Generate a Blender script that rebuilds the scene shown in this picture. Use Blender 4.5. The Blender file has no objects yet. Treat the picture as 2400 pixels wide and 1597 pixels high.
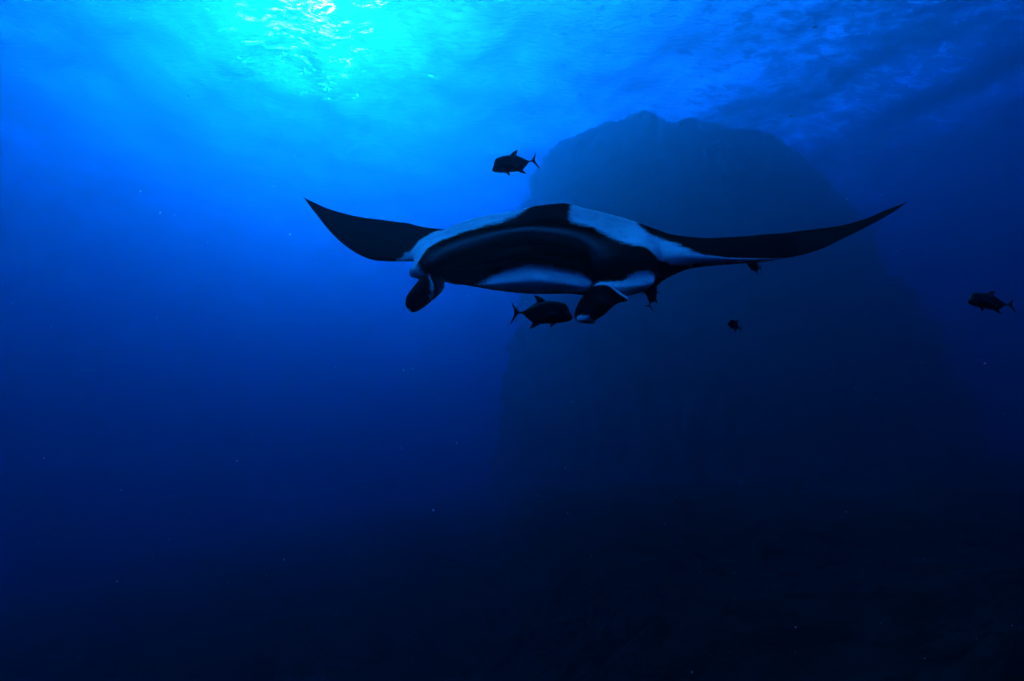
import bpy, bmesh, math, random
import numpy as np
from mathutils import Vector, Matrix, noise

random.seed(7)
np.random.seed(7)
scene = bpy.context.scene
COL = scene.collection

# ------------------------------------------------------------------ camera
PITCH = math.radians(10.0)
HALF = 18.0 / 17.0                      # tan of half the horizontal field of view (17 mm lens)
cam_data = bpy.data.cameras.new('camera')
cam_data.sensor_width = 36.0
cam_data.lens = 17.0
cam_data.clip_start = 0.05
cam_data.clip_end = 2000.0
cam = bpy.data.objects.new('camera', cam_data)
cam.rotation_euler = (math.radians(90) + PITCH, 0, 0)
COL.objects.link(cam)
scene.camera = cam
FWD = np.array([0, math.cos(PITCH), math.sin(PITCH)])
RGT = np.array([1.0, 0, 0])
UPV = np.array([0, -math.sin(PITCH), math.cos(PITCH)])


def at(px, py, d):
    """world point at depth d metres seen at pixel (px, py) of the 2400 x 1597 photograph"""
    u = (px - 1200.0) / 1200.0 * HALF
    v = -(py - 798.5) / 1200.0 * HALF
    return d * (FWD + u * RGT + v * UPV)


# ------------------------------------------------------------------ light
S = at(705, -14, 1.0)
S = S / np.linalg.norm(S)
SUN_ELEV = math.asin(S[2])
SUN_AZ = math.atan2(S[0], S[1])         # clockwise from +Y

world = bpy.data.worlds.new('World')
scene.world = world
world.use_nodes = True
wn = world.node_tree
sky = wn.nodes.new('ShaderNodeTexSky')
sky.sky_type = 'NISHITA'
sky.sun_disc = False
sky.sun_elevation = SUN_ELEV
sky.sun_rotation = SUN_AZ
bg = wn.nodes['Background']
bg.inputs['Strength'].default_value = 0.15
wn.links.new(sky.outputs[0], bg.inputs['Color'])

sun_data = bpy.data.lights.new('sun', 'SUN')
sun_data.energy = 2.1
sun_data.angle = math.radians(0.5)
sun_data.color = (1.0, 0.97, 0.92)
sun = bpy.data.objects.new('sun', sun_data)
sun.rotation_euler = Vector(S).to_track_quat('Z', 'Y').to_euler()
sun.location = (-20, 40, 60)
COL.objects.link(sun)

scene.view_settings.view_transform = 'Standard'
scene.view_settings.look = 'None'
scene.view_settings.exposure = 3.42
scene.view_settings.gamma = 1.0
scene.view_settings.use_curve_mapping = False

cy = scene.cycles
cy.use_denoising = True
try:
    cy.denoiser = 'OPENIMAGEDENOISE'
    cy.denoising_input_passes = 'RGB_ALBEDO_NORMAL'
except Exception:
    pass
cy.max_bounces = 8
cy.volume_bounces = 2
cy.diffuse_bounces = 2
cy.glossy_bounces = 2
cy.transmission_bounces = 3
cy.transparent_max_bounces = 8
cy.sample_clamp_indirect = 6.0
cy.use_light_tree = True

FAR = 3.0                               # scale of the distant setting
GEO = FAR / 1.45
SURFACE_Z = 22.0 * FAR
SEABED_Z = -52.0 * FAR
NEAR = 0.65                             # the animals' depths below are given at this scale


# ------------------------------------------------------------------ helpers
def obj(name, me, mat=None, parent=None):
    o = bpy.data.objects.new(name, me)
    COL.objects.link(o)
    if mat is not None:
        me.materials.clear()
        me.materials.append(mat)
    if parent is not None:
        o.parent = parent
    return o


def tag(o, label=None, cat=None, group=None, kind=None):
    for k, v in (('label', label), ('category', cat), ('group', group), ('kind', kind)):
        if v:
            o[k] = v
    return o


def mesh(name, verts, faces, smooth=True):
    me = bpy.data.meshes.new(name)
    me.from_pydata([tuple(map(float, v)) for v in verts], [], [tuple(map(int, f)) for f in faces])
    if smooth:
        me.polygons.foreach_set('use_smooth', [True] * len(me.polygons))
    me.update()
    return me


def new_mat(name):
    m = bpy.data.materials.new(name)
    m.use_nodes = True
    nt = m.node_tree
    for n in list(nt.nodes):
        nt.nodes.remove(n)
    out = nt.nodes.new('ShaderNodeOutputMaterial')
    return m, nt, out


def node(nt, kind, **kw):
    n = nt.nodes.new(kind)
    for k, v in kw.items():
        if k.startswith('i_'):
            n.inputs[k[2:].replace('_', ' ')].default_value = v
        else:
            setattr(n, k, v)
    return n


def math_node(nt, op, a=None, b=None, c=None, clamp=False):
    n = nt.nodes.new('ShaderNodeMath')
    n.operation = op
    n.use_clamp = clamp
    for i, x in enumerate((a, b, c)):
        if x is None:
            continue
        if isinstance(x, (int, float)):
            n.inputs[i].default_value = x
        else:
            nt.links.new(x, n.inputs[i])
    return n.outputs[0]


def pchip(x, y, xi):
    """shape-preserving cubic through (x, y); y may be (n, k)"""
    x = np.asarray(x, float)
    y = np.asarray(y, float)
    flat = y.ndim == 1
    if flat:
        y = y[:, None]
    h = np.diff(x)[:, None]
    dl = np.diff(y, axis=0) / h
    m = np.zeros_like(y)
    m[0], m[-1] = dl[0], dl[-1]
    if len(x) > 2:
        w1 = 2 * h[1:] + h[:-1]
        w2 = h[1:] + 2 * h[:-1]
        same = (dl[:-1] * dl[1:]) > 0
        with np.errstate(divide='ignore', invalid='ignore'):
            hm = (w1 + w2) / (w1 / dl[:-1] + w2 / dl[1:])
        m[1:-1] = np.where(same, hm, 0)
    xi = np.asarray(xi, float)
    k = np.clip(np.searchsorted(x, xi) - 1, 0, len(x) - 2)
    hh = (x[k + 1] - x[k])[:, None]
    t = ((xi - x[k]) / (x[k + 1] - x[k]))[:, None]
    r = (y[k] * (1 + 2 * t) * (1 - t) ** 2 + hh * m[k] * t * (1 - t) ** 2
         + y[k + 1] * t * t * (3 - 2 * t) + hh * m[k + 1] * t * t * (t - 1))
    return r[:, 0] if flat else r


def catmull(x, y, xi):
    """smooth cubic (finite-difference tangents) through (x, y)"""
    x = np.asarray(x, float)
    y = np.asarray(y, float)
    h = np.diff(x)[:, None]
    dl = np.diff(y, axis=0) / h
    m = np.zeros_like(y)
    m[0], m[-1] = dl[0], dl[-1]
    m[1:-1] = (dl[:-1] * h[1:] + dl[1:] * h[:-1]) / (h[1:] + h[:-1])
    xi = np.asarray(xi, float)
    k = np.clip(np.searchsorted(x, xi) - 1, 0, len(x) - 2)
    hh = (x[k + 1] - x[k])[:, None]
    t = ((xi - x[k]) / (x[k + 1] - x[k]))[:, None]
    return (y[k] * (1 + 2 * t) * (1 - t) ** 2 + hh * m[k] * t * (1 - t) ** 2
            + y[k + 1] * t * t * (3 - 2 * t) + hh * m[k + 1] * t * t * (t - 1))


def smoothstep(a, b, x):
    t = np.clip((x - a) / (b - a), 0, 1)
    return t * t * (3 - 2 * t)


# ------------------------------------------------------------------ water body
def build_haze():
    m, nt, out = new_mat('sea_water')
    v = nt.nodes.new('ShaderNodeVolumePrincipled')
    D = 0.30
    sc = np.array([0.005, 0.0095, 0.0095]) / 1.45          # scattering per metre, r g b
    ab = np.array([0.105, 0.0365, 0.0155]) / 1.45          # absorption per metre
    c = sc / D
    a = (1 - ab / (D * (1 - c))) ** 2
    v.inputs['Color'].default_value = (*c, 1)
    v.inputs['Absorption Color'].default_value = (*a, 1)
    v.inputs['Density'].default_value = D
    v.inputs['Density Attribute'].default_value = ''
    v.inputs['Anisotropy'].default_value = 0.81
    nt.links.new(v.outputs[0], out.inputs['Volume'])
    x, y0, y1 = 250 * GEO, -160 * GEO, 335 * GEO
    z0, z1 = SEABED_Z - 4, SURFACE_Z + 1.2
    vs = [(-x, y0, z0), (x, y0, z0), (x, y1, z0), (-x, y1, z0), (-x, y0, z1), (x, y0, z1), (x, y1, z1), (-x, y1, z1)]
    fs = [(3, 2, 1, 0), (4, 5, 6, 7), (0, 1, 5, 4), (1, 2, 6, 5), (2, 3, 7, 6), (3, 0, 4, 7)]
    o = obj('haze', mesh('haze', vs, fs, False), m)
    tag(o, 'clear blue sea water filling the whole view', 'water', kind='stuff')


OFFX = 81.0


def build_surface():
    rng = np.random.RandomState(3)
    n = 640
    xs = np.linspace(-1, 1, n)
    xs = np.sign(xs) * (0.35 * np.abs(xs) + 0.65 * np.abs(xs) ** 2.2) * 240 * GEO
    ys = np.linspace(-1, 1, n)
    ys = np.sign(ys) * (0.35 * np.abs(ys) + 0.65 * np.abs(ys) ** 2.2) * 232 * GEO + 87 * GEO
    X, Y = np.meshgrid(xs, ys)
    Z = np.zeros_like(X)
    far = np.clip(1.2 - np.hypot(X, Y) / (250 * GEO), 0.15, 1)
    wind = math.radians(25)
    for i in range(70):
        lam = GEO * 1.3 * (19 / 1.3) ** rng.rand()
        th = wind + rng.normal(0, 0.75)
        k = 2 * math.pi / lam
        amp = 0.0052 * lam * rng.uniform(0.5, 1.3)
        ph = rng.uniform(0, 6.28)
        q = np.sin(k * (X * math.cos(th) + Y * math.sin(th)) + ph + 0.6 * np.sin(X * 0.09 / GEO + ph) + 0.5 * np.cos(Y * 0.12 / GEO))
        Z += amp * q * (far if lam < 4 else 1)
    V = np.stack([X, Y, SURFACE_Z + Z], -1).reshape(-1, 3)
    idx = np.arange(n * n).reshape(n, n)
    F = np.stack([idx[:-1, :-1], idx[:-1, 1:], idx[1:, 1:], idx[1:, :-1]], -1).reshape(-1, 4)
    m, nt, out = new_mat('water_surface')
    geo = node(nt, 'ShaderNodeNewGeometry')
    mp = node(nt, 'ShaderNodeMapping')
    mp.inputs['Scale'].default_value = (1.0, 2.1, 1.0)
    mp.inputs['Rotation'].default_value = (0, 0, math.radians(-22))
    mp.inputs['Location'].default_value = (OFFX, 0, 0)
    nt.links.new(geo.outputs['Position'], mp.inputs['Vector'])
    n1 = node(nt, 'ShaderNodeTexNoise', i_Scale=1.05 / GEO, i_Detail=6.0, i_Roughness=0.62, i_Distortion=0.9)
    nt.links.new(mp.outputs[0], n1.inputs['Vector'])
    bump = node(nt, 'ShaderNodeBump')
    bump.inputs['Strength'].default_value = 1.0
    bump.inputs['Distance'].default_value = 0.17 * GEO
    nt.links.new(n1.outputs['Fac'], bump.inputs['Height'])
    # sky and sun straight through the face, total reflection past the critical angle
    fr = node(nt, 'ShaderNodeFresnel', i_IOR=1.24)
    nt.links.new(bump.outputs[0], fr.inputs['Normal'])
    tr = node(nt, 'ShaderNodeBsdfTransparent')
    gl = node(nt, 'ShaderNodeBsdfGlossy', i_Roughness=0.08)
    gl.inputs['Color'].default_value = (0.9, 0.95, 1, 1)
    nt.links.new(bump.outputs[0], gl.inputs['Normal'])
    # small facets that lean towards the sun and bend its light down: the glitter
    n2 = node(nt, 'ShaderNodeTexNoise', i_Scale=0.55 / GEO, i_Detail=7.0, i_Roughness=0.76, i_Distortion=0.5)
    nt.links.new(mp.outputs[0], n2.inputs['Vector'])
    sub = node(nt, 'ShaderNodeVectorMath', operation='SUBTRACT')
    nt.links.new(n2.outputs['Color'], sub.inputs[0])
    sub.inputs[1].default_value = (0.5, 0.5, 0.5)
    scl = node(nt, 'ShaderNodeVectorMath', operation='SCALE')
    nt.links.new(sub.outputs[0], scl.inputs[0])
    scl.inputs['Scale'].default_value = 3.0
    add = node(nt, 'ShaderNodeVectorMath', operation='ADD')
    nt.links.new(scl.outputs[0], add.inputs[0])
    add.inputs[1].default_value = tuple(-S)
    nrm = node(nt, 'ShaderNodeVectorMath', operation='NORMALIZE')
    nt.links.new(add.outputs[0], nrm.inputs[0])
    rf = node(nt, 'ShaderNodeBsdfRefraction', i_Roughness=0.32, i_IOR=1.33)
    nt.links.new(nrm.outputs[0], rf.inputs['Normal'])
    mixa = node(nt, 'ShaderNodeMixShader')
    mixa.inputs[0].default_value = 0.74
    nt.links.new(tr.outputs[0], mixa.inputs[1])
    nt.links.new(rf.outputs[0], mixa.inputs[2])
    mixb = node(nt, 'ShaderNodeMixShader')
    nt.links.new(fr.outputs[0], mixb.inputs[0])
    nt.links.new(mixa.outputs[0], mixb.inputs[1])
    nt.links.new(gl.outputs[0], mixb.inputs[2])
    nt.links.new(mixb.outputs[0], out.inputs['Surface'])
    me = mesh('water_surface', V, F)
    o = obj('water_surface', me, m)
    tag(o, 'rippled underside of the sea surface with the sun shining through', 'water', kind='structure')


def rock_material(name, dark, light):
    m, nt, out = new_mat(name)
    p = node(nt, 'ShaderNodeBsdfPrincipled', i_Roughness=0.95)
    p.inputs['Specular IOR Level'].default_value = 0.0
    geo = node(nt, 'ShaderNodeNewGeometry')
    n1 = node(nt, 'ShaderNodeTexNoise', i_Scale=1.3, i_Detail=8.0, i_Roughness=0.65)
    nt.links.new(geo.outputs['Position'], n1.inputs['Vector'])
    r = node(nt, 'ShaderNodeValToRGB')
    r.color_ramp.elements[0].position = 0.3
    r.color_ramp.elements[0].color = dark
    r.color_ramp.elements[1].position = 0.75
    r.color_ramp.elements[1].color = light
    nt.links.new(n1.outputs['Fac'], r.inputs[0])
    nt.links.new(r.outputs[0], p.inputs['Base Color'])
    b = node(nt, 'ShaderNodeBump', i_Strength=0.9, i_Distance=0.15)
    nt.links.new(n1.outputs['Fac'], b.inputs['Height'])
    nt.links.new(b.outputs[0], p.inputs['Normal'])
    nt.links.new(p.outputs[0], out.inputs['Surface'])
    return m


ROCK = rock_material('reef_rock', (0.03, 0.03, 0.026, 1), (0.15, 0.13, 0.10, 1))


def fbm(p, oct=5, s=1.0):
    return noise.fractal(Vector((p[0] * s, p[1] * s, p[2] * s)), 0.9, 2.1, oct, noise_basis='PERLIN_ORIGINAL')


def build_reef():
    D0 = 32.0 * FAR                     # depth of the ridge line
    k = HALF / 1200.0 * D0
    prof = [(259, 1498, 1520), (268, 1482, 1540), (280, 1462, 1560), (288, 1430, 1580), (296, 1415, 1690), (308, 1385, 1770), (330, 1318, 1820),
            (365, 1272, 1860), (395, 1262, 1915), (430, 1258, 1936), (470, 1255, 1960), (510, 1250, 2010),
            (600, 1238, 2045), (700, 1230, 2095), (800, 1215, 2140), (1000, 1180, 2210), (1300, 1120, 2330),
            (1700, 1040, 2480), (2400, 900, 2700)]
    prof = np.array(prof, float)
    zc = D0 * math.sin(PITCH) + (798.5 - prof[:, 0]) * k * math.cos(PITCH)
    xl = (prof[:, 1] - 1200) * k
    xr = (prof[:, 2] - 1200) * k
    nh, na = 190, 300
    tt = np.concatenate([[0], np.cumsum(np.hypot(np.diff(zc), np.diff(xr - xl) / 2))])
    ti = np.linspace(0, 1, nh) ** 1.5 * tt[-1]
    yc = D0 * math.cos(PITCH) - (798.5 - prof[:, 0]) * k * math.sin(PITCH)
    yi = np.interp(ti, tt, yc)
    zi, xli, xri = np.interp(ti, tt, zc), np.interp(ti, tt, xl), np.interp(ti, tt, xr)
    V = []
    for i in range(nh):
        cx = 0.5 * (xli[i] + xri[i])
        hw = 0.5 * (xri[i] - xli[i])
        hd = hw * (0.06 + 0.45 * min(1.0, (zi[0] - zi[i]) / (26.0 * GEO)))
        for j in range(na):
            a = 2 * math.pi * j / na
            ca, sa = math.cos(a), math.sin(a)
            p = np.array([cx + hw * ca, yi[i] + hd * sa, zi[i]])
            nrm = np.array([ca, sa, 0.35])
            d = GEO * (1.0 * fbm(p, 6, 0.15 / GEO) + 1.05 * fbm(p + 31.7, 5, 0.55 / GEO) + 0.55 * fbm(p + 7.1, 4, 1.7 / GEO))
            t = min(1.0, (zi[0] - zi[i]) / (5.5 * GEO))
            d *= 0.22 + 0.78 * t * t * (3 - 2 * t)
            d += GEO * (0.30 * fbm(p + 50.3, 5, 1.1 / GEO) + 0.16 * fbm(p + 13.9, 4, 3.4 / GEO))
            V.append(p + nrm * d)
    V.append(np.array([0.5 * (xli[0] + xri[0]), yi[0], zi[0] + 0.05]))
    F = []
    for i in range(nh - 1):
        for j in range(na):
            j2 = (j + 1) % na
            F.append((i * na + j, (i + 1) * na + j, (i + 1) * na + j2, i * na + j2))
    for j in range(na):
        F.append((len(V) - 1, j, (j + 1) % na))
    o = obj('terrain', mesh('terrain', V, F), ROCK)
    tag(o, 'dark rocky reef pinnacle rising behind the manta ray', 'reef', kind='structure')


def ground_z(x, y):
    """shelf added and tilted under the camera to darken the lower water, sinking into the distance, with a low outcrop near by"""
    r = math.hypot(x, y)
    z = -5.5 - 0.085 * r + 0.075 * max(0.0, x) - 0.14 * max(0.0, -x)
    t = min(1.0, max(0.0, (x + 2) / 6))
    z += 3.1 * t * t * (3 - 2 * t)  # lifted on the right so the darkness below runs diagonally
    z += 0.55 * fbm((x, y, 3.0), 6, 0.20) * min(1.0, 0.5 + r / 30)
    for cx, cy, h, w in ((4.9, 4.6, 0.8, 1.15), (7.2, 7.5, 0.5, 1.9), (3.4, 2.6, 0.5, 0.9)):
        q = ((x - cx) ** 2 + (y - cy) ** 2) / (w * w)
        if q < 9:
            z += h * math.exp(-q) * (1 + 0.5 * fbm((x, y, 9.0), 5, 0.9))
    return max(SEABED_Z, z)


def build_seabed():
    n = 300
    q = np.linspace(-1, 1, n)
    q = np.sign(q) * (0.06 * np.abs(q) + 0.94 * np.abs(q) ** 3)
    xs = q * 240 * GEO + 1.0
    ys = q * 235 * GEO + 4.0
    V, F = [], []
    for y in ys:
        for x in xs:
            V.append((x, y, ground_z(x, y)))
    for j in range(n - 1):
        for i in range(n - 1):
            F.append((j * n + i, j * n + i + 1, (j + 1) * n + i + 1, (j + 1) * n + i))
    o = obj('seabed_ground', mesh('seabed_ground', V, F), rock_material('darkening_rock', (0.004, 0.004, 0.004, 1), (0.016, 0.015, 0.014, 1)))  # near-black floor added to cut off the bright water low in view
    tag(o, 'nearly black rocky sea floor, raised to darken the lower water, falling away into the deep', 'ground', kind='structure')


build_haze()
build_surface()
build_reef()
build_seabed()
#OBJECTS
# ------------------------------------------------------------------ manta ray
def near(px, py, d):
    return at(px, py, d * NEAR)


def loft_grid(P, ncol, nrow, closed=True, col_w=None):
    """P: (columns, rows, k) control net -> dense (ncol, nrow, k) surface; first 3 of k are xyz"""
    C, R, K = P.shape
    step = np.linalg.norm(np.diff(P[:, :, :3], axis=0), axis=2)
    step = np.sqrt(step.mean(axis=1)) * 0.6 + step.max(axis=1) * 0.4
    u = np.concatenate([[0], np.cumsum(step + 1e-4)])
    # denser sampling where the control columns are
    dens = np.interp(np.linspace(0, 1, ncol), np.linspace(0, 1, C), u)
    ui = 0.5 * dens + 0.5 * np.linspace(0, u[-1], ncol)
    G = np.zeros((ncol, R, K))
    for r in range(R):
        G[:, r, :] = pchip(u, P[:, r, :], ui)
    # around the section
    out = np.zeros((ncol, nrow, K))
    v = np.arange(-2, R + 3, dtype=float)
    for c in range(ncol):
        sec = G[c]
        ext = np.stack([sec[int(i) % R] for i in v])
        d = np.linalg.norm(np.diff(ext[:, :3], axis=0), axis=1) ** 0.5 + 1e-4
        t = np.concatenate([[0], np.cumsum(d)])
        t0, t1 = t[2], t[2 + R]
        per = nrow // R
        ti = np.concatenate([np.linspace(t[2 + i], t[3 + i], per, endpoint=False) for i in range(R)])
        out[c] = catmull(t, ext, ti)
    return out


def relax(G, it, lam=0.5, keep_ends=True):
    for _ in range(it):
        A = G.copy()
        A[1:-1] = (G[:-2] + G[2:]) * 0.25 + G[1:-1] * 0.5
        B = (np.roll(A, 1, axis=1) + np.roll(A, -1, axis=1)) * 0.25 + A * 0.5
        G = G * (1 - lam) + B * lam
    return G


def grid_mesh(name, G, attr=True):
    n, r, K = G.shape
    V = list(G[:, :, :3].reshape(-1, 3))
    F = []
    for i in range(n - 1):
        for j in range(r):
            j2 = (j + 1) % r
            F.append((i * r + j, i * r + j2, (i + 1) * r + j2, (i + 1) * r + j))
    V.append(G[0, :, :3].mean(0))
    V.append(G[-1, :, :3].mean(0))
    a, b = n * r, n * r + 1
    for j in range(r):
        j2 = (j + 1) % r
        F.append((a, j2, j))
        F.append((b, (n - 1) * r + j, (n - 1) * r + j2))
    me = mesh(name, V, F)
    if K > 3:
        for k, an in enumerate(('pigment', 'grey')[:K - 3]):
            at_ = me.attributes.new(an, 'FLOAT', 'POINT')
            vals = np.concatenate([G[:, :, 3 + k].reshape(-1), [G[0, :, 3 + k].mean(), G[-1, :, 3 + k].mean()]])
            at_.data.foreach_set('value', vals.astype(np.float32))
    return me


def manta_material():
    m, nt, out = new_mat('manta_skin')
    p = node(nt, 'ShaderNodeBsdfPrincipled', i_Roughness=0.48)
    p.inputs['Specular IOR Level'].default_value = 0.0
    tc = node(nt, 'ShaderNodeTexCoord')
    a = node(nt, 'ShaderNodeAttribute', attribute_name='pigment')
    g = node(nt, 'ShaderNodeAttribute', attribute_name='grey')
    n1 = node(nt, 'ShaderNodeTexNoise', i_Scale=14.0, i_Detail=6.0, i_Roughness=0.65)
    n2 = node(nt, 'ShaderNodeTexNoise', i_Scale=70.0, i_Detail=4.0, i_Roughness=0.7)
    n3 = node(nt, 'ShaderNodeTexNoise', i_Scale=7.0, i_Detail=9.0, i_Roughness=0.68, i_Distortion=0.6)
    for n in (n1, n2, n3):
        nt.links.new(tc.outputs['Object'], n.inputs['Vector'])
    w = math_node(nt, 'MULTIPLY_ADD', n1.outputs['Fac'], 0.50, -0.25)
    w = math_node(nt, 'ADD', a.outputs['Fac'], w)
    w2 = math_node(nt, 'MULTIPLY_ADD', n2.outputs['Fac'], 0.60, -0.30)
    w = math_node(nt, 'ADD', w, w2)
    r = node(nt, 'ShaderNodeMapRange', interpolation_type='SMOOTHSTEP')
    r.inputs['From Min'].default_value = 0.36
    r.inputs['From Max'].default_value = 0.70
    nt.links.new(w, r.inputs['Value'])
    # mottled white skin
    mot = node(nt, 'ShaderNodeMapRange')
    mot.inputs['From Min'].default_value = 0.30
    mot.inputs['From Max'].default_value = 0.58
    mot.inputs['To Min'].default_value = 0.62
    mot.inputs['To Max'].default_value = 0.97
    nt.links.new(n3.outputs['Fac'], mot.inputs['Value'])
    # dark skin, with the lip's wet sheen and paler skin painted in by grey
    dk = math_node(nt, 'MULTIPLY_ADD', n1.outputs['Fac'], 0.008, 0.004)
    gg = math_node(nt, 'MULTIPLY', g.outputs['Fac'], math_node(nt, 'MULTIPLY_ADD', n2.outputs['Fac'], 0.20, 0.06))
    dk = math_node(nt, 'ADD', dk, gg)
    mx = node(nt, 'ShaderNodeMix', data_type='FLOAT')
    nt.links.new(r.outputs[0], mx.inputs[0])
    nt.links.new(dk, mx.inputs[2])
    nt.links.new(mot.outputs[0], mx.inputs[3])
    ms = node(nt, 'ShaderNodeMapping')
    ms.inputs['Rotation'].default_value = (0.3, 0.5, 0.4)
    ms.inputs['Scale'].default_value = (3.0, 14.0, 60.0)
    nt.links.new(tc.outputs['Object'], ms.inputs['Vector'])
    n4 = node(nt, 'ShaderNodeTexNoise', i_Scale=1.2, i_Detail=3.0, i_Roughness=0.6)
    nt.links.new(ms.outputs[0], n4.inputs['Vector'])
    scr = node(nt, 'ShaderNodeMapRange')
    scr.inputs['From Min'].default_value = 0.68
    scr.inputs['From Max'].default_value = 0.78
    scr.inputs['To Max'].default_value = 0.05
    nt.links.new(n4.outputs['Fac'], scr.inputs['Value'])
    n5 = node(nt, 'ShaderNodeTexNoise', i_Scale=160.0, i_Detail=2.0)
    nt.links.new(tc.outputs['Object'], n5.inputs['Vector'])
    vor = node(nt, 'ShaderNodeTexVoronoi', i_Scale=9.0)
    nt.links.new(tc.outputs['Object'], vor.inputs['Vector'])
    flk = node(nt, 'ShaderNodeMapRange')
    flk.inputs['From Min'].default_value = 0.06
    flk.inputs['From Max'].default_value = 0.14
    flk.inputs['To Min'].default_value = 0.35
    nt.links.new(vor.outputs['Distance'], flk.inputs['Value'])
    alb = math_node(nt, 'ADD', mx.outputs[0], scr.outputs[0])
    alb = math_node(nt, 'MULTIPLY', alb, flk.outputs[0])
    alb = math_node(nt, 'MULTIPLY', alb, math_node(nt, 'MULTIPLY_ADD', n5.outputs['Fac'], 0.7, 0.65))
    alb = math_node(nt, 'MINIMUM', alb, 0.92)
    comb = node(nt, 'ShaderNodeCombineColor')
    for i in range(3):
        nt.links.new(alb, comb.inputs[i])
    nt.links.new(comb.outputs[0], p.inputs['Base Color'])
    b = node(nt, 'ShaderNodeBump', i_Strength=0.25, i_Distance=0.004)
    nt.links.new(n2.outputs['Fac'], b.inputs['Height'])
    nt.links.new(b.outputs[0], p.inputs['Normal'])
    nt.links.new(p.outputs[0], out.inputs['Surface'])
    return m


SKIN = manta_material()


def blend_lip(base, px, py, d, spread=((0, 0),) * 6):
    pass


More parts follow.
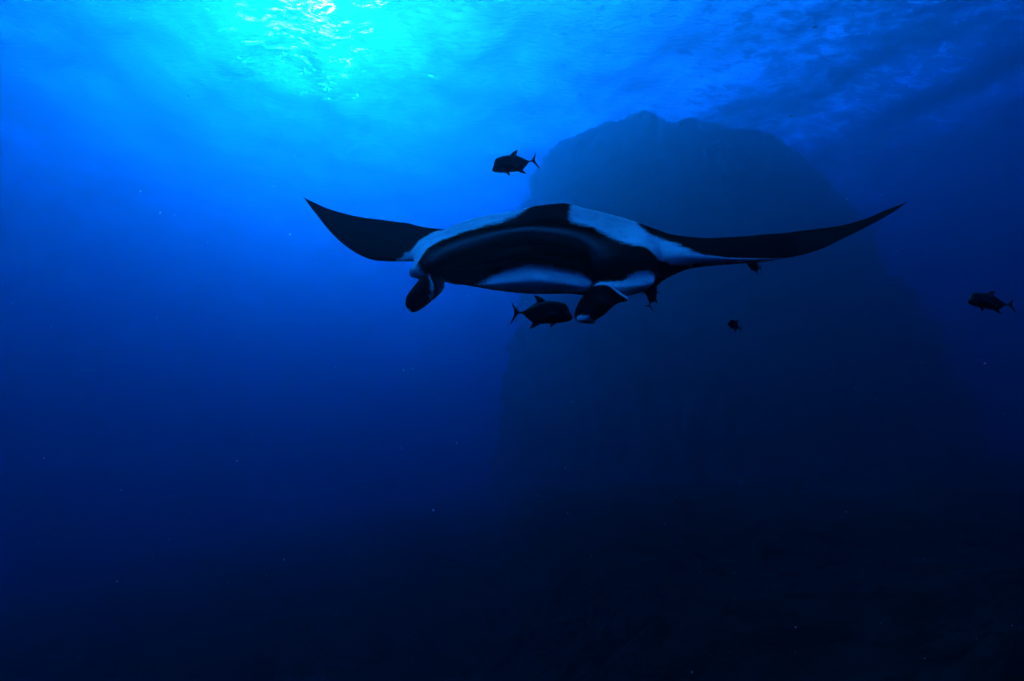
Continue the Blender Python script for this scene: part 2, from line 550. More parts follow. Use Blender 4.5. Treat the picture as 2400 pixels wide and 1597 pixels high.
def build_manta():
    # rows: T trailing edge, D1 back ridge, D2 shoulder, D3 crown, UL upper lip, R roof, C cavity, F floor, LT lower lip top, LB lower lip bottom, V belly
    # each entry (px, py, depth, pigment, grey)
    W = []

    def tip(px, py, d):
        W.append([(px + 0.6 * math.cos(i), py + 0.5 * math.sin(i), d, 0, 0) for i in range(11)])

    tip(712, 463.5, 5.30)
    # left wing blade
    def blade(lead, trail, th, w_lead=0.0, f=(0.25, 0.55, 0.80)):
        (lx, ly, ld), (tx, ty, td) = lead, trail
        mix = lambda k, dd=0.0: (tx + (lx - tx) * k, ty + (ly - ty) * k, td + (ld - td) * k + dd)
        rows = [(*mix(0), 0, 0),
                (*mix(f[0], -th * 0.35), 0, 0), (*mix(f[1], -th * 0.55), 0, 0), (*mix(f[2], -th * 0.5), w_lead * 0.3, 0),
                (*mix(0.93, -th * 0.32), w_lead * 0.7, 0), (*mix(0.975, -th * 0.18), w_lead, 0), (*mix(1.0, 0), w_lead, 0),
                (*mix(0.99, th * 0.1), w_lead, 0), (*mix(0.97, th * 0.22), 0.8, 0), (*mix(0.9, th * 0.4), 0.9, 0),
                (*mix(0.5, th * 0.6), 1.0, 0)]
        W.append(rows)
    blade((728, 486, 5.2), (731, 472.5, 5.32), 0.03)
    blade((747, 510, 5.1), (760, 486, 5.30), 0.05)
    blade((777, 547, 4.95), (792, 496.5, 5.27), 0.08)
    blade((812, 578.5, 4.80), (828, 505.5, 5.23), 0.11)
    blade((845, 599, 4.68), (862, 511.5, 5.20), 0.14)
    blade((880, 611, 4.55), (900, 516, 5.18), 0.18, 0.0)
    blade((925, 613.5, 4.42), (945, 522, 5.18), 0.24, 0.42)
    # wing root, behind the head lobe
    W.append([(978, 529, 5.25, 0, 0), (968, 552, 4.85, -.2, 0), (960, 580, 4.50, .15, 0), (958, 596, 4.33, .7, 0), (962, 605, 4.27, 1, 0),
              (965, 609, 4.25, 1, 0), (968, 612, 4.26, .9, 0), (972, 613, 4.3, .8, 0), (976, 612, 4.34, .8, 0), (982, 609, 4.4, .9, 0), (992, 575, 4.85, 1, 0)])
    # crease between wing and lobe
    W.append([(1015, 536, 5.40, 0, 0), (996, 553, 4.75, .35, 0), (983, 574, 4.32, .95, 0), (976, 592, 4.10, .95, 0), (972, 606, 3.98, .9, 0),
              (970, 618, 3.93, .9, 0), (970, 630, 3.92, .9, 0), (973, 640, 3.95, .8, 0), (980, 648, 4.0, .8, 0), (990, 648, 4.1, .9, 0), (1015, 600, 4.7, 1, 0)])
    # left head lobe, outer face
    W.append([(1050, 542, 5.55, 0, 0), (1022, 546, 4.68, .8, 0), (1003, 568, 4.22, 1.0, 0), (988, 590, 3.92, .95, 0), (978, 608, 3.78, .95, 0),
              (968, 622, 3.72, 1, 0), (962, 635, 3.71, 1, 0), (965, 646, 3.73, .9, 0), (975, 653, 3.76, .7, 0), (990, 657, 3.82, .7, 0), (1040, 630, 4.5, 1, 0)])
    W.append([(1075, 546, 5.65, 0, 0), (1042, 538, 4.66, .95, 0), (1022, 562, 4.18, .9, 0), (1005, 583, 3.86, .40, 0), (994, 602, 3.68, .25, 0),
              (984, 620, 3.60, .30, 0), (981, 634, 3.58, .65, 0), (986, 645, 3.58, .85, 0), (996, 652, 3.60, .7, 0), (1008, 657, 3.68, .6, 0), (1060, 640, 4.5, 1, 0)])
    # mouth corner, left
    W.append([(1100, 550, 5.75, 0, 0), (1068, 526, 4.68, 1.05, 0), (1050, 551, 4.16, .85, 0), (1031, 577, 3.82, 0, 0), (1014, 608, 3.60, 0, .55),
              (1010, 624, 3.57, 0, .1), (1012, 636, 3.57, .1, 0), (1016, 645, 3.58, .2, 0), (1024, 653, 3.60, .1, 0), (1036, 660, 3.66, .1, 0), (1090, 645, 4.55, 1, 0)])
    W.append([(1120, 553, 5.8, 0, 0), (1092, 518, 4.68, 1.1, 0), (1076, 543, 4.16, .75, 0), (1056, 568, 3.82, 0, 0), (1040, 594, 3.58, 0, .75),
              (1042, 614, 3.62, 0, 0), (1048, 632, 3.74, 0, 0), (1052, 643, 3.72, 0, 0), (1054, 653, 3.66, 0, 0), (1056, 662, 3.67, .1, 0), (1110, 648, 4.55, 1, 0)])
    W.append([(1160, 556, 5.9, 0, 0), (1136, 506, 4.7, 1.1, 0), (1120, 531, 4.16, 0.65, 0), (1103, 553, 3.8, 0, 0), (1092, 574, 3.59, 0, 0.75), (1095, 598, 3.63, 0, 0), (1102, 625, 3.86, 0, 0), (1106, 642, 3.76, 0, 0), (1104, 670, 3.45, 0.28, 0), (1102, 671, 3.49, 0.35, 0), (1180, 652, 4.55, 1, 0)])
    W.append([(1240, 558, 6, 0, 0), (1205, 495, 4.7, 0.95, 0), (1190, 521, 4.14, 0.35, 0), (1170, 540, 3.78, 0, 0), (1158, 554, 3.54, 0, 0.7), (1160, 582, 3.59, 0, 0), (1168, 614, 3.88, 0, 0), (1170, 631, 3.73, 0.33, 0), (1166, 665, 3.38, 0.85, 0), (1162, 679, 3.44, 0.5, 0), (1250, 655, 4.5, 1, 0)])
    W.append([(1330, 560, 6.1, 0, 0), (1268, 481.5, 4.66, 0.3, 0), (1258, 508, 4.12, 0, 0), (1246, 530, 3.76, 0, 0), (1230, 542, 3.5, 0, 0.65), (1232, 570, 3.55, 0, 0), (1238, 600, 3.88, 0, 0), (1240, 617, 3.7, 0.5, 0), (1234, 657, 3.32, 1.15, 0), (1228, 683.5, 3.39, 0.55, 0), (1310, 655, 4.5, 1, 0)])
    W.append([(1380, 560, 6.1, 0, 0), (1318, 475.5, 4.6, -0.05, 0), (1305, 505, 4.12, -0.1, 0), (1292, 531, 3.74, 0, 0), (1280, 545, 3.47, 0, 0.65), (1282, 574, 3.53, 0, 0), (1286, 606, 3.85, 0, 0), (1286, 624, 3.66, 0.5, 0), (1280, 660, 3.29, 1.15, 0), (1274, 685, 3.37, 0.55, 0), (1350, 655, 4.45, 1, 0)])
    W.append([(1420, 560, 6.05, 0, 0), (1366, 486.5, 4.55, 1.05, 0), (1350, 514, 4.1, 0.8, 0), (1338, 538, 3.74, 0, 0), (1326, 551, 3.46, 0, 0.65), (1328, 580, 3.52, 0, 0), (1330, 614, 3.8, 0, 0), (1330, 632, 3.63, 0.48, 0), (1326, 665, 3.28, 1.1, 0), (1320, 685, 3.35, 0.5, 0), (1390, 655, 4.4, 1, 0)])
    W.append([(1445, 560, 6, 0, 0), (1408, 496, 4.53, 1.1, 0), (1396, 522, 4.09, 0.95, 0), (1380, 548, 3.72, 0, 0), (1372, 569, 3.44, 0, 0.7), (1374, 596, 3.5, 0, 0), (1376, 626, 3.7, 0, 0), (1376, 642, 3.58, 0.33, 0), (1374, 672, 3.29, 0.85, 0), (1368, 689, 3.33, 0.4, 0), (1430, 655, 4.4, 1, 0)])
    # mouth corner, right
    W.append([(1460, 560, 5.95, 0, 0), (1430, 502, 4.52, 1.1, 0), (1418, 530, 4.08, 1.0, 0), (1404, 556, 3.70, .2, 0), (1396, 584, 3.36, 0, .55),
              (1394, 606, 3.36, 0, .5), (1394, 628, 3.42, 0, .1), (1393, 648, 3.42, .05, 0), (1391, 666, 3.40, .4, 0), (1386, 688, 3.42, .3, 0), (1450, 655, 4.35, 1, 0)])
    # right head lobe
    W.append([(1475, 560, 5.9, 0, 0), (1450, 507, 4.5, 1.05, 0), (1438, 537, 4.06, 1, 0), (1425, 562, 3.68, 0.35, 0), (1418, 588, 3.34, 0, 0.25), (1412, 608, 3.27, 0, 0.25), (1409, 628, 3.28, 0, 0.1), (1408, 648, 3.3, 0.1, 0), (1408, 673, 3.16, 0.85, 0), (1412, 688, 3.25, 0.5, 0), (1470, 655, 4.3, 1, 0)])
    W.append([(1500, 560, 5.8, 0, 0), (1480, 516.5, 4.46, 0.75, 0), (1470, 545, 4.02, 1, 0), (1464, 568, 3.66, 0.55, 0), (1460, 588, 3.36, 0, 0), (1456, 608, 3.24, 0, 0), (1454, 628, 3.22, 0, 0), (1453, 648, 3.23, 0.2, 0), (1454, 675, 3.09, 1.1, 0), (1460, 693, 3.21, 0.6, 0), (1500, 655, 4.2, 1, 0)])
    W.append([(1525, 560, 5.7, 0, 0), (1502, 525, 4.38, 0.3, 0), (1496, 550, 3.98, 0.95, 0), (1491, 569, 3.66, 0.85, 0), (1492, 586, 3.4, 0.05, 0), (1496, 604, 3.28, 0, 0), (1499, 624, 3.25, 0.05, 0), (1500, 645, 3.25, 0.8, 0), (1500, 672, 3.11, 1.15, 0), (1494, 686, 3.21, 0.55, 0), (1530, 655, 4.2, 1, 0)])
    W.append([(1550, 560, 5.6, 0, 0), (1524, 533.5, 4.3, 0, 0), (1518, 555, 3.94, 0.75, 0), (1512, 570, 3.7, 0.95, 0), (1514, 584, 3.48, 0.35, 0), (1524, 600, 3.37, 0, 0), (1530, 620, 3.36, 0, 0), (1530, 642, 3.36, 0.55, 0), (1525, 669, 3.21, 0.8, 0), (1514, 680, 3.27, 0.5, 0), (1550, 650, 4.2, 1, 0)])
    W.append([(1565, 560, 5.5, 0, 0), (1540, 540.5, 4.28, .0, 0), (1534, 560, 3.94, .70, 0), (1531, 574, 3.74, .95, 0), (1532, 588, 3.58, .9, 0),
              (1538, 604, 3.48, .35, 0), (1541, 622, 3.46, 0, .1), (1542, 642, 3.46, 0, .15), (1539, 658, 3.48, 0, 0), (1532, 670, 3.52, 0, 0), (1565, 645, 4.2, 1, 0)])
    # crease, then the wing root
    W.append([(1580, 560, 5.45, 0, 0), (1560, 549, 4.28, 0, 0), (1554, 564, 3.96, .55, 0), (1551, 577, 3.80, .85, 0), (1549, 592, 3.72, .95, 0),
              (1548, 608, 3.70, .65, 0), (1547, 624, 3.70, .05, 0), (1546, 640, 3.71, 0, 0), (1545, 652, 3.73, 0, 0), (1545, 659, 3.78, 0, 0), (1580, 635, 4.25, 1, 0)])
    W.append([(1605, 561, 5.35, 0, 0), (1588, 554, 4.28, 0, 0), (1583, 566, 3.94, .35, 0), (1580, 577, 3.78, .72, 0), (1578, 590, 3.68, .95, 0),
              (1577, 602, 3.64, .95, 0), (1577, 614, 3.64, .75, 0), (1577, 624, 3.65, .35, 0), (1577, 634, 3.68, .1, 0), (1577, 644, 3.74, .0, 0), (1605, 620, 4.25, .8, 0)])
    W.append([(1640, 562, 5.2, 0, 0), (1622, 558, 4.27, 0, 0), (1620, 569, 3.92, .10, 0), (1619, 580, 3.75, .35, 0), (1618, 591, 3.65, .55, 0),
              (1618, 599, 3.61, .9, 0), (1618, 606, 3.60, 1.1, 0), (1618, 614, 3.61, .8, 0), (1618, 622, 3.64, .5, 0), (1618, 630, 3.69, .4, 0), (1625, 606, 4.2, .8, 0)])
    W.append([(1685, 562, 5.0, 0, 0), (1672, 559, 4.22, 0, 0), (1670, 569, 3.90, 0, 0), (1669, 581, 3.73, 0, 0), (1668, 593, 3.63, .05, 0),
              (1668, 600, 3.59, .5, 0), (1668, 605, 3.58, 1.1, 0), (1668, 611, 3.59, .8, 0), (1668, 617, 3.61, .5, 0), (1668, 624, 3.66, .4, 0), (1672, 602, 4.1, .8, 0)])
    W.append([(1745, 559, 4.85, 0, 0), (1736, 556, 4.20, 0, 0), (1735, 567, 3.90, 0, 0), (1734, 581, 3.73, 0, 0), (1733, 597, 3.62, 0, 0),
              (1733, 604, 3.59, .3, 0), (1733, 608, 3.58, 1.0, 0), (1733, 612, 3.59, .8, 0), (1733, 615.5, 3.61, .5, 0), (1733, 619, 3.65, .4, 0), (1737, 600, 4.05, .8, 0)])
    W.append([(1810, 551.5, 4.75, 0, 0), (1803, 550.5, 4.22, 0, 0), (1801, 563, 3.93, 0, 0), (1800, 581, 3.75, 0, 0), (1799, 599, 3.64, 0, 0),
              (1799, 605, 3.61, .2, 0), (1799, 608, 3.60, .9, 0), (1799, 610, 3.61, .8, 0), (1799, 611.5, 3.62, .5, 0), (1799, 612.5, 3.65, .4, 0), (1803, 592, 4.0, .8, 0)])
    blade((1860, 602, 3.66), (1868, 542.5, 4.62), 0.17, 0.2)
    blade((1918, 586.5, 3.72), (1925, 535.5, 4.50), 0.13)
    blade((1975, 560, 3.80), (1978, 527.5, 4.38), 0.095)
    blade((2030, 533, 3.90), (2028, 513, 4.27), 0.06)
    blade((2078, 507, 4.0), (2070, 495, 4.2), 0.04)
    blade((2106, 489.5, 4.08), (2101, 483.5, 4.16), 0.02)
    tip(2127, 472.5, 4.15)

    P = np.zeros((len(W), 11, 5))
    for i, rows in enumerate(W):
        for j, (px, py, d, pg, gr) in enumerate(rows):
            P[i, j, :3] = near(px, py, d)
            P[i, j, 3:] = (pg, gr)
    G = loft_grid(P, 420, 132)
    G = relax(G, 5, 0.5)

    origin = near(1300, 600, 4.3)
    root = bpy.data.objects.new('manta_ray', None)
    COL.objects.link(root)
    root.location = origin
    tag(root, 'large black and white manta ray gliding towards the camera with mouth open', 'manta ray')

    def part(name, G, parent=root):
        H = G.copy()
        H[:, :, :3] -= origin
        return obj(name, grid_mesh(name, H), SKIN, parent)

    part('body', G)

    # ---- cephalic fins: rolled paddles hanging beside the mouth
    def fin(secs, n=70, m=60):
        Q = np.zeros((len(secs), len(secs[0]), 5))
        for i, s in enumerate(secs):
            for j, (px, py, d, pg, gr) in enumerate(s):
                Q[i, j, :3] = near(px, py, d)
                Q[i, j, 3:] = (pg, gr)
        return relax(loft_grid(Q, n, m), 1, 0.5)

    # section: outer edge, front face, ridge, behind the ridge, inner edge, back
    left = [
        [(996, 640, 3.66, .3, 0), (1000, 640, 3.60, .4, .2), (1006, 641, 3.58, .5, .2), (1016, 642, 3.62, 0, 0), (1036, 644, 3.63, 0, 0), (1018, 640, 3.74, 0, 0)],
        [(992, 648, 3.62, 0, 0), (999, 647, 3.53, .3, 0), (1008, 651, 3.51, .6, 0), (1014, 652, 3.58, 0, 0), (1042, 660, 3.58, 0, .5), (1018, 656, 3.70, 0, 0)],
        [(977, 664, 3.56, 0, 0), (996, 661, 3.44, 0, 0), (1014, 666, 3.45, .6, 0), (1019, 667, 3.54, 0, 0), (1041.5, 674, 3.54, 0, .5), (1008, 671, 3.62, 0, 0)],
        [(962, 682, 3.48, 0, 0), (990, 678, 3.37, 0, 0), (1016, 684, 3.40, .5, 0), (1020, 685, 3.48, 0, 0), (1033, 687, 3.47, 0, .2), (1000, 688, 3.53, 0, 0)],
        [(952, 698, 3.42, 0, 0), (982, 697, 3.32, 0, 0), (1011, 701, 3.36, .4, 0), (1014, 701, 3.41, 0, 0), (1018, 701, 3.42, 0, 0), (988, 703, 3.46, 0, 0)],
        [(950, 710, 3.38, 0, 0), (976, 711, 3.29, 0, 0), (999, 713, 3.34, .1, 0), (1001, 713, 3.36, 0, 0), (1004, 713, 3.38, 0, 0), (978, 715, 3.41, 0, 0)],
        [(953, 721, 3.35, .35, 0), (970, 722, 3.28, 0, 0), (985, 723, 3.32, 0, 0), (987, 723, 3.34, 0, 0), (989, 724, 3.35, 0, 0), (970, 725, 3.38, 0, 0)],
        [(958, 728, 3.34, 1.3, 0), (966, 729.5, 3.30, .2, 0), (975, 730, 3.32, 0, 0), (976, 730, 3.33, 0, 0), (978, 730, 3.34, 0, 0), (968, 731, 3.36, 0, 0)],
        [(962, 731, 3.335, 1.2, 0), (966, 732, 3.32, .1, 0), (970, 732.5, 3.325, 0, 0), (970.5, 732.5, 3.33, 0, 0), (971, 732.5, 3.335, 0, 0), (967, 732.5, 3.345, 0, 0)],
    ]
    part('cephalic_fin', fin(left))
    right = [
        [(1398, 668, 3.250, .5, 0), (1414, 662, 3.150, .8, 0), (1432, 668, 3.080, .9, 0), (1452, 684, 3.050, .9, 0), (1474, 700, 3.110, .9, 0), (1440, 690, 3.230, .3, 0)],
        [(1389, 675.5, 3.220, .2, 0), (1407, 666, 3.100, .9, 0), (1429, 669, 3.010, .9, 0), (1449, 685, 2.990, .9, 0), (1472, 703, 3.050, .8, 0), (1434, 698, 3.180, 0, 0)],
        [(1382, 681, 3.190, 0, 0), (1404, 673, 3.040, -.1, 0), (1426, 678, 2.950, -.1, 0), (1446, 693, 2.950, -.1, 0), (1467, 706.5, 3.030, .2, 0), (1426, 702, 3.150, 0, 0)],
        [(1369, 693, 3.110, 0, 0), (1390, 690, 2.970, 0, 0), (1412, 696, 2.900, 0, .1), (1432, 706, 2.900, 0, .1), (1447, 712, 2.960, 0, 0), (1410, 710, 3.070, 0, 0)],
        [(1357, 710, 3.020, 0, 0), (1377, 708, 2.890, 0, 0), (1398, 713, 2.830, 0, 0), (1417, 721, 2.840, 0, 0), (1430, 725, 2.890, 0, 0), (1394, 723, 2.990, 0, 0)],
        [(1349, 728, 2.950, 0, 0), (1366, 727, 2.830, 0, 0), (1385, 731, 2.780, 0, 0), (1404, 737, 2.790, 0, 0), (1416, 738, 2.840, 0, 0), (1382, 736, 2.920, 0, 0)],
        [(1347, 740, 2.910, 0, 0), (1361, 740, 2.800, .5, 0), (1377, 743, 2.760, .6, 0), (1393, 746, 2.770, .2, 0), (1404, 746, 2.820, 0, 0), (1374, 746, 2.880, 0, 0)],
        [(1350, 750, 2.880, .1, 0), (1360, 750, 2.790, 1.0, 0), (1373, 750.5, 2.760, 1.0, 0), (1386, 751, 2.770, .7, 0), (1395, 752, 2.800, .3, 0), (1372, 753, 2.850, 0, 0)],
        [(1357, 755.5, 2.860, .1, 0), (1364, 756, 2.800, .5, 0), (1374, 755.5, 2.780, .3, 0), (1384, 755, 2.780, .8, 0), (1393, 757.5, 2.800, .8, 0), (1374, 757, 2.830, 0, 0)],
        [(1364, 757.5, 2.840, 0, 0), (1368, 758, 2.810, 0, 0), (1374, 758, 2.800, 0, 0), (1384, 758, 2.800, .2, 0), (1392, 759.5, 2.810, .6, 0), (1374, 758.5, 2.820, 0, 0)],
    ]
    part('cephalic_fin', fin(right))

    # ---- eyes on the outer faces of the head lobes
    em, ent, eout = new_mat('manta_eye')
    ep = node(ent, 'ShaderNodeBsdfPrincipled', i_Roughness=0.15)
    ep.inputs['Base Color'].default_value = (0.006, 0.006, 0.008, 1)
    ent.links.new(ep.outputs[0], eout.inputs['Surface'])
    for (px, py, d) in ((1537, 652, 3.52), (968, 640, 3.80)):
        bm = bmesh.new()
        bmesh.ops.create_uvsphere(bm, u_segments=20, v_segments=14, radius=0.025)
        me = bpy.data.meshes.new('eye')
        bm.to_mesh(me)
        bm.free()
        me.polygons.foreach_set('use_smooth', [True] * len(me.polygons))
        e = obj('eye', me, em, root)
        e.location = near(px, py, d) - origin
        e.scale = (0.7, 1, 1)

    # ---- whip tail trailing behind
    pts = [near(1345, 560, 5.9), near(1362, 562, 6.6), near(1385, 566, 7.4), near(1410, 572, 8.3)]
    rad = [0.055, 0.03, 0.016, 0.004]
    V, F = [], []
    for p, r in zip(pts, rad):
        for i in range(10):
            a = 2 * math.pi * i / 10
            V.append(p - origin + r * (math.cos(a) * RGT + math.sin(a) * UPV))
    for k in range(3):
        for i in range(10):
            j = (i + 1) % 10
            F.append((k * 10 + i, k * 10 + j, k * 10 + 10 + j, k * 10 + 10 + i))
    F.append(tuple(range(9, -1, -1)))
    F.append(tuple(range(30, 40)))
    obj('tail', mesh('tail', V, F), SKIN, root)


# ------------------------------------------------------------------ fish
def fish_material():
    m, nt, out = new_mat('jack_skin')
    p = node(nt, 'ShaderNodeBsdfPrincipled', i_Roughness=0.42)
    p.inputs['Specular IOR Level'].default_value = 0.12
    tc = node(nt, 'ShaderNodeTexCoord')
    n1 = node(nt, 'ShaderNodeTexNoise', i_Scale=9.0, i_Detail=5.0)
    nt.links.new(tc.outputs['Object'], n1.inputs['Vector'])
    r = node(nt, 'ShaderNodeValToRGB')
    r.color_ramp.elements[0].color = (0.006, 0.006, 0.007, 1)
    r.color_ramp.elements[1].color = (0.026, 0.027, 0.028, 1)
    nt.links.new(n1.outputs['Fac'], r.inputs[0])
    nt.links.new(r.outputs[0], p.inputs['Base Color'])
    v = node(nt, 'ShaderNodeTexVoronoi', i_Scale=55.0)
    nt.links.new(tc.outputs['Object'], v.inputs['Vector'])
    b = node(nt, 'ShaderNodeBump', i_Strength=0.25, i_Distance=0.004)
    nt.links.new(v.outputs['Distance'], b.inputs['Height'])
    nt.links.new(b.outputs[0], p.inputs['Normal'])
    nt.links.new(p.outputs[0], out.inputs['Surface'])
    fm, fnt, fout = new_mat('jack_fin')
    fp = node(fnt, 'ShaderNodeBsdfPrincipled', i_Roughness=0.5)
    fp.inputs['Specular IOR Level'].default_value = 0.12
    w = node(fnt, 'ShaderNodeTexWave', i_Scale=14.0, i_Distortion=1.5, i_Detail=2.0)
    ftc = node(fnt, 'ShaderNodeTexCoord')
    fnt.links.new(ftc.outputs['Object'], w.inputs['Vector'])
    fr = node(fnt, 'ShaderNodeValToRGB')
    fr.color_ramp.elements[0].color = (0.012, 0.013, 0.014, 1)
    fr.color_ramp.elements[1].color = (0.035, 0.037, 0.04, 1)
    fnt.links.new(w.outputs['Color'], fr.inputs[0])
    fnt.links.new(fr.outputs[0], fp.inputs['Base Color'])
    fnt.links.new(fp.outputs[0], fout.inputs['Surface'])
    em, ent, eout = new_mat('jack_eye')
    ep = node(ent, 'ShaderNodeBsdfPrincipled', i_Roughness=0.2)
    ep.inputs['Base Color'].default_value = (0.05, 0.05, 0.05, 1)
    ent.links.new(ep.outputs[0], eout.inputs['Surface'])
    return m, fm, em


FISH_SKIN, FISH_FIN, FISH_EYE = fish_material()


def fish_meshes():
    """a deep-bodied jack, one unit from snout to fork of tail, swimming along +X, up is +Z, origin mid body"""
    k = 1 / 1350.0
    top = [(1585, 625), (1560, 565), (1510, 490), (1450, 355), (1380, 292), (1250, 262), (1100, 252), (960, 262), (770, 325), (600, 432), (400, 545), (330, 555)]
    bot = [(1585, 640), (1560, 672), (1500, 710), (1440, 728), (1350, 748), (1200, 775), (1000, 792), (850, 808), (690, 785), (560, 690), (400, 592), (330, 583)]
    wid = [(1585, 6), (1500, 62), (1380, 98), (1200, 122), (1000, 120), (800, 98), (600, 60), (450, 28), (400, 20), (330, 12)]
    x0, z0 = 900.0, 560.0
    xs = np.linspace(1585, 330, 44)
    xs = 1585 - (1585 - 330) * (np.linspace(0, 1, 44) ** 1.15)
    f = lambda c: pchip([p[0] for p in c[::-1]], [p[1] for p in c[::-1]], xs)
    zt, zb, w = f(top), f(bot), f(wid)
    n = 22
    V, F = [], []
    for x, a, b, ww in zip(xs, zt, zb, w):
        c, h = (a + b) / 2, (b - a) / 2
        for i in range(n):
            t = 2 * math.pi * i / n
            cs, sn = math.cos(t), math.sin(t)
            V.append(((x - x0) * k, ww * k * math.copysign(abs(cs) ** 0.85, cs), -(c - h * sn - z0) * k))
    for i in range(len(xs) - 1):
        for j in range(n):
            j2 = (j + 1) % n
            F.append((i * n + j, i * n + j2, (i + 1) * n + j2, (i + 1) * n + j))
    F.append(tuple(range(n - 1, -1, -1)))
    F.append(tuple((len(xs) - 1) * n + j for j in range(n)))
    body = mesh('fish_body', V, F)

    def finmesh(name, pts, th=5.0, bend=None):
        """a thin lens-shaped solid over an outline; thickest in the middle"""
        pts = np.array(pts, float)
        c = pts.mean(0)
        V, F = [], []
        m = len(pts)
        for s in (1, -1):
            for ring, t in ((1.0, 0.12), (0.6, 0.8)):
                for p in pts:
                    q = c + (p - c) * ring
                    V.append([(q[0] - x0) * k, s * th * t * k, -(q[1] - z0) * k])
            V.append([(c[0] - x0) * k, s * th * k, -(c[1] - z0) * k])
        per = 2 * m + 1
        for si in (0, 1):
            o = si * per
            for i in range(m):
                j = (i + 1) % m
                qd = [(o + i, o + j, o + m + j, o + m + i), (o + m + i, o + m + j, o + 2 * m)]
                for g in qd:
                    F.append(g if si else tuple(reversed(g)))
        for i in range(m):
            j = (i + 1) % m
            F.append((i, j, per + j, per + i))
        if bend:
            for v in V:
                bend(v)
        return mesh(name, V, F)

    tail = finmesh('tail_fin', [(410, 550), (340, 545), (275, 470), (200, 395), (150, 318), (165, 380), (205, 470), (232, 560), (232, 585), (215, 665), (180, 770),
                                (152, 872), (200, 815), (265, 705), (335, 605), (410, 590)], 7)
    dors = finmesh('dorsal_fin', [(990, 275), (940, 255), (860, 195), (760, 150), (655, 132), (710, 180), (755, 240), (768, 290), (745, 345), (600, 440), (450, 528), (600, 455), (760, 360), (900, 300)], 6)
    anal = finmesh('anal_fin', [(880, 790), (840, 815), (770, 870), (690, 915), (605, 942), (650, 890), (690, 835), (690, 790), (640, 745), (560, 690), (450, 622), (560, 675), (690, 755), (800, 780)], 6)

    def splay(s):
        def b(v):
            dz = max(0.0, -0.155 - v[2])
            v[1] += s * (0.025 + dz * 0.7)
        return b
    pel = [finmesh('pelvic_fin', [(1220, 760), (1200, 780), (1150, 815), (1110, 855), (1090, 855), (1078, 820), (1085, 785), (1120, 760)], 5, splay(s)) for s in (1, -1)]

    def pect(s):
        def b(v):
            t = max(0.0, (1250 - x0) * k - v[0])
            v[1] += s * (0.088 - 0.05 * t + 0.02 * math.sin(t * 9))
        return b
    pec = [finmesh('pectoral_fin', [(1260, 560), (1235, 535), (1120, 540), (980, 590), (850, 680), (780, 760), (900, 720), (1040, 670), (1160, 635), (1235, 610)], 5, pect(s)) for s in (1, -1)]
    eyes = []
    for s in (1, -1):
        bm = bmesh.new()
        bmesh.ops.create_uvsphere(bm, u_segments=14, v_segments=10, radius=0.024)
        bmesh.ops.scale(bm, vec=(1, 0.5, 1), verts=bm.verts)
        bmesh.ops.translate(bm, vec=((1440 - x0) * k, s * 0.058, -(540 - z0) * k), verts=bm.verts)
        me = bpy.data.meshes.new('fish_eye')
        bm.to_mesh(me)
        bm.free()
        me.polygons.foreach_set('use_smooth', [True] * len(me.polygons))
        eyes.append(me)
    return [('body', body, FISH_SKIN), ('tail_fin', tail, FISH_FIN), ('dorsal_fin', dors, FISH_FIN), ('anal_fin', anal, FISH_FIN),
            ('pelvic_fin', pel[0], FISH_FIN), ('pelvic_fin', pel[1], FISH_FIN), ('pectoral_fin', pec[0], FISH_FIN), ('pectoral_fin', pec[1], FISH_FIN),
            ('eye', eyes[0], FISH_EYE), ('eye', eyes[1], FISH_EYE)]


FISH = fish_meshes()
for nm_, me_, mt_ in FISH:
    me_.materials.append(mt_)
BODY_ONLY = FISH[:4]


def place_fish(pos, heading, length, label, up=(0, 0, 1), full=True):
    root = bpy.data.objects.new('jack_fish', None)
    COL.objects.link(root)
    x = Vector(heading).normalized()
    z = Vector(up)
    y = z.cross(x).normalized()
    z = x.cross(y).normalized()
    M = Matrix((x, y, z)).transposed().to_4x4()
    root.matrix_world = Matrix.Translation(Vector(pos)) @ M @ Matrix.Diagonal((length * NEAR, length * NEAR, length * NEAR, 1))
    tag(root, label, 'fish', 'jack fish around the manta ray')
    for nm, me, mt in (FISH if full else BODY_ONLY):
        o = bpy.data.objects.new(nm, me)
        COL.objects.link(o)
        o.parent = root


def cam_dir(r, u, f):
    """direction given as right, up, forward (away) of the camera"""
    return r * RGT + u * UPV + f * FWD


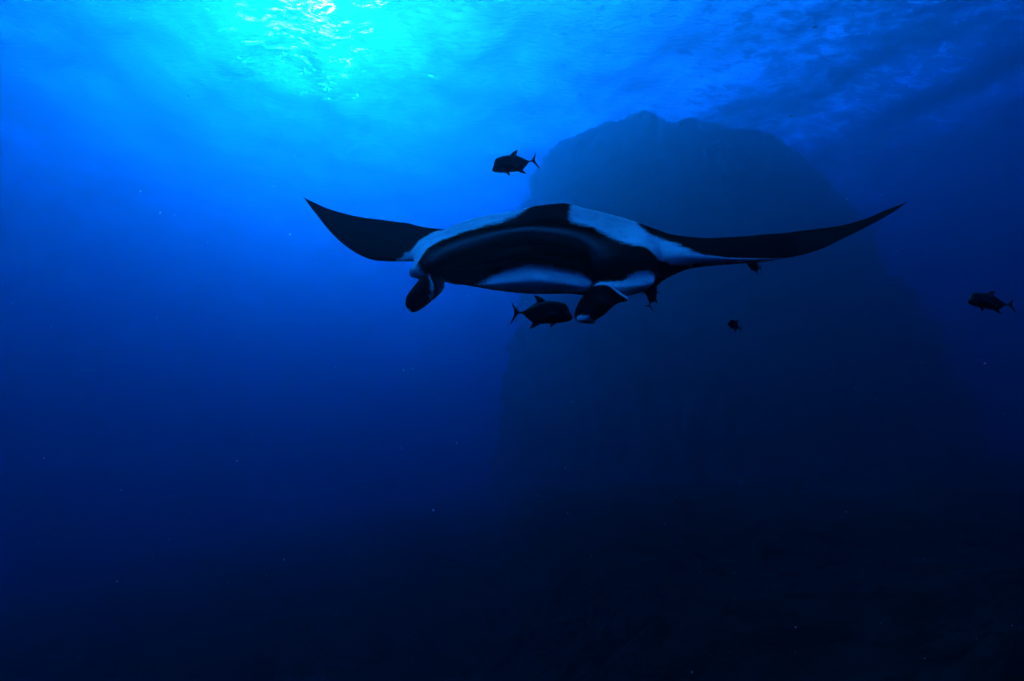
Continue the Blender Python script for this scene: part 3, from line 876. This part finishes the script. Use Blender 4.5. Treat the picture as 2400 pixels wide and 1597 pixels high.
def build_fish():
    place_fish(near(1204, 385, 4.6), cam_dir(-1, -0.24, -0.15), 0.43, 'dark jack fish swimming alone in open water above the manta ray')
    place_fish(near(1273, 735, 3.0), cam_dir(1, -0.06, -0.08), 0.363, 'dark jack fish under the open mouth, snout beside the white-tipped fin')
    place_fish(near(2320, 709, 4.6), cam_dir(-1, 0.12, 0.05), 0.41, 'dark jack fish alone at the right edge of the water', up=tuple(cam_dir(0.1, 1, 0.35)))
    place_fish(near(1768, 622, 4.3), cam_dir(-0.75, 0.12, -0.65), 0.29, 'dark jack fish tucked under the white-rimmed wing')
    place_fish(near(1527, 690, 3.75), cam_dir(0.28, 0.75, 0.5), 0.26, 'dark jack fish hanging tail down below the white cheek patch', up=tuple(cam_dir(-0.85, 0.25, -0.35)))
    place_fish(near(1722, 764, 5.2), cam_dir(-0.85, 0.3, -0.45), 0.22, 'small dim jack fish alone in dark water below the wing', up=tuple(cam_dir(0.35, 1, 0.1)))
    tiny = [(1597, 292, 45, (-0.5, 0.4, 0.3), 0.42, 'tiny fish at the top edge of the reef'),
            (1855, 272, 45, (-0.8, 0.5, 0.5), 0.36, 'faint tiny fish over the reef slope, higher in the water'),
            (1912, 64, 45, (-1, 0.05, 0.4), 0.55, 'faint tiny fish close under the rippled surface'),
            (441, 226, 20, (0.3, -0.1, -1), 0.20, 'tiny black fish beside the sun glow'),
            (1742, 286, 45, (0.9, 0.2, 0.3), 0.26, 'faint tiny fish just over the flat reef shoulder')]
    for px, py, d, h, ln, lab in tiny:
        place_fish(near(px, py, d), cam_dir(*h), ln, lab, full=False)


# ------------------------------------------------------------------ drifting particles
def build_particles():
    m, nt, out = new_mat('marine_snow')
    p = node(nt, 'ShaderNodeBsdfPrincipled', i_Roughness=0.8)
    p.inputs['Base Color'].default_value = (0.8, 0.8, 0.78, 1)
    p.inputs['Specular IOR Level'].default_value = 0.1
    tl = node(nt, 'ShaderNodeBsdfTranslucent')
    tl.inputs['Color'].default_value = (0.8, 0.8, 0.78, 1)
    mx = node(nt, 'ShaderNodeMixShader')
    mx.inputs[0].default_value = 0.6
    nt.links.new(p.outputs[0], mx.inputs[1])
    nt.links.new(tl.outputs[0], mx.inputs[2])
    nt.links.new(mx.outputs[0], out.inputs['Surface'])
    V, F = [], []
    rng = random.Random(11)

    def flake(c, r):
        o = len(V)
        ax = Vector((rng.gauss(0, 1), rng.gauss(0, 1), rng.gauss(0, 1))).normalized()
        st = rng.choice((1.0, 1.0, 1.4, 2.2))
        for d in ((1, 0, 0), (-1, 0, 0), (0, 1, 0), (0, -1, 0), (0, 0, 1), (0, 0, -1)):
            q = Vector(d) * r * rng.uniform(0.6, 1.2)
            q += ax * q.dot(ax) * (st - 1)
            V.append(Vector(c) + q)
        for t in ((0, 2, 4), (2, 1, 4), (1, 3, 4), (3, 0, 4), (2, 0, 5), (1, 2, 5), (3, 1, 5), (0, 3, 5)):
            F.append(tuple(o + i for i in t))
    for _ in range(1300):
        d = 0.9 + 6.5 * rng.random() ** 0.8
        px, py = rng.uniform(-200, 2600), rng.uniform(-150, 1750)
        if py < 420:
            d = 2.5 + d
        flake(at(px, py, d), 0.0009 + 0.0034 * rng.random() ** 4)
    o = obj('drifting_snow', mesh('drifting_snow', V, F, False), m)
    tag(o, 'pale specks of plankton drifting through the water', 'plankton', kind='stuff')


build_manta()
build_fish()
build_particles()
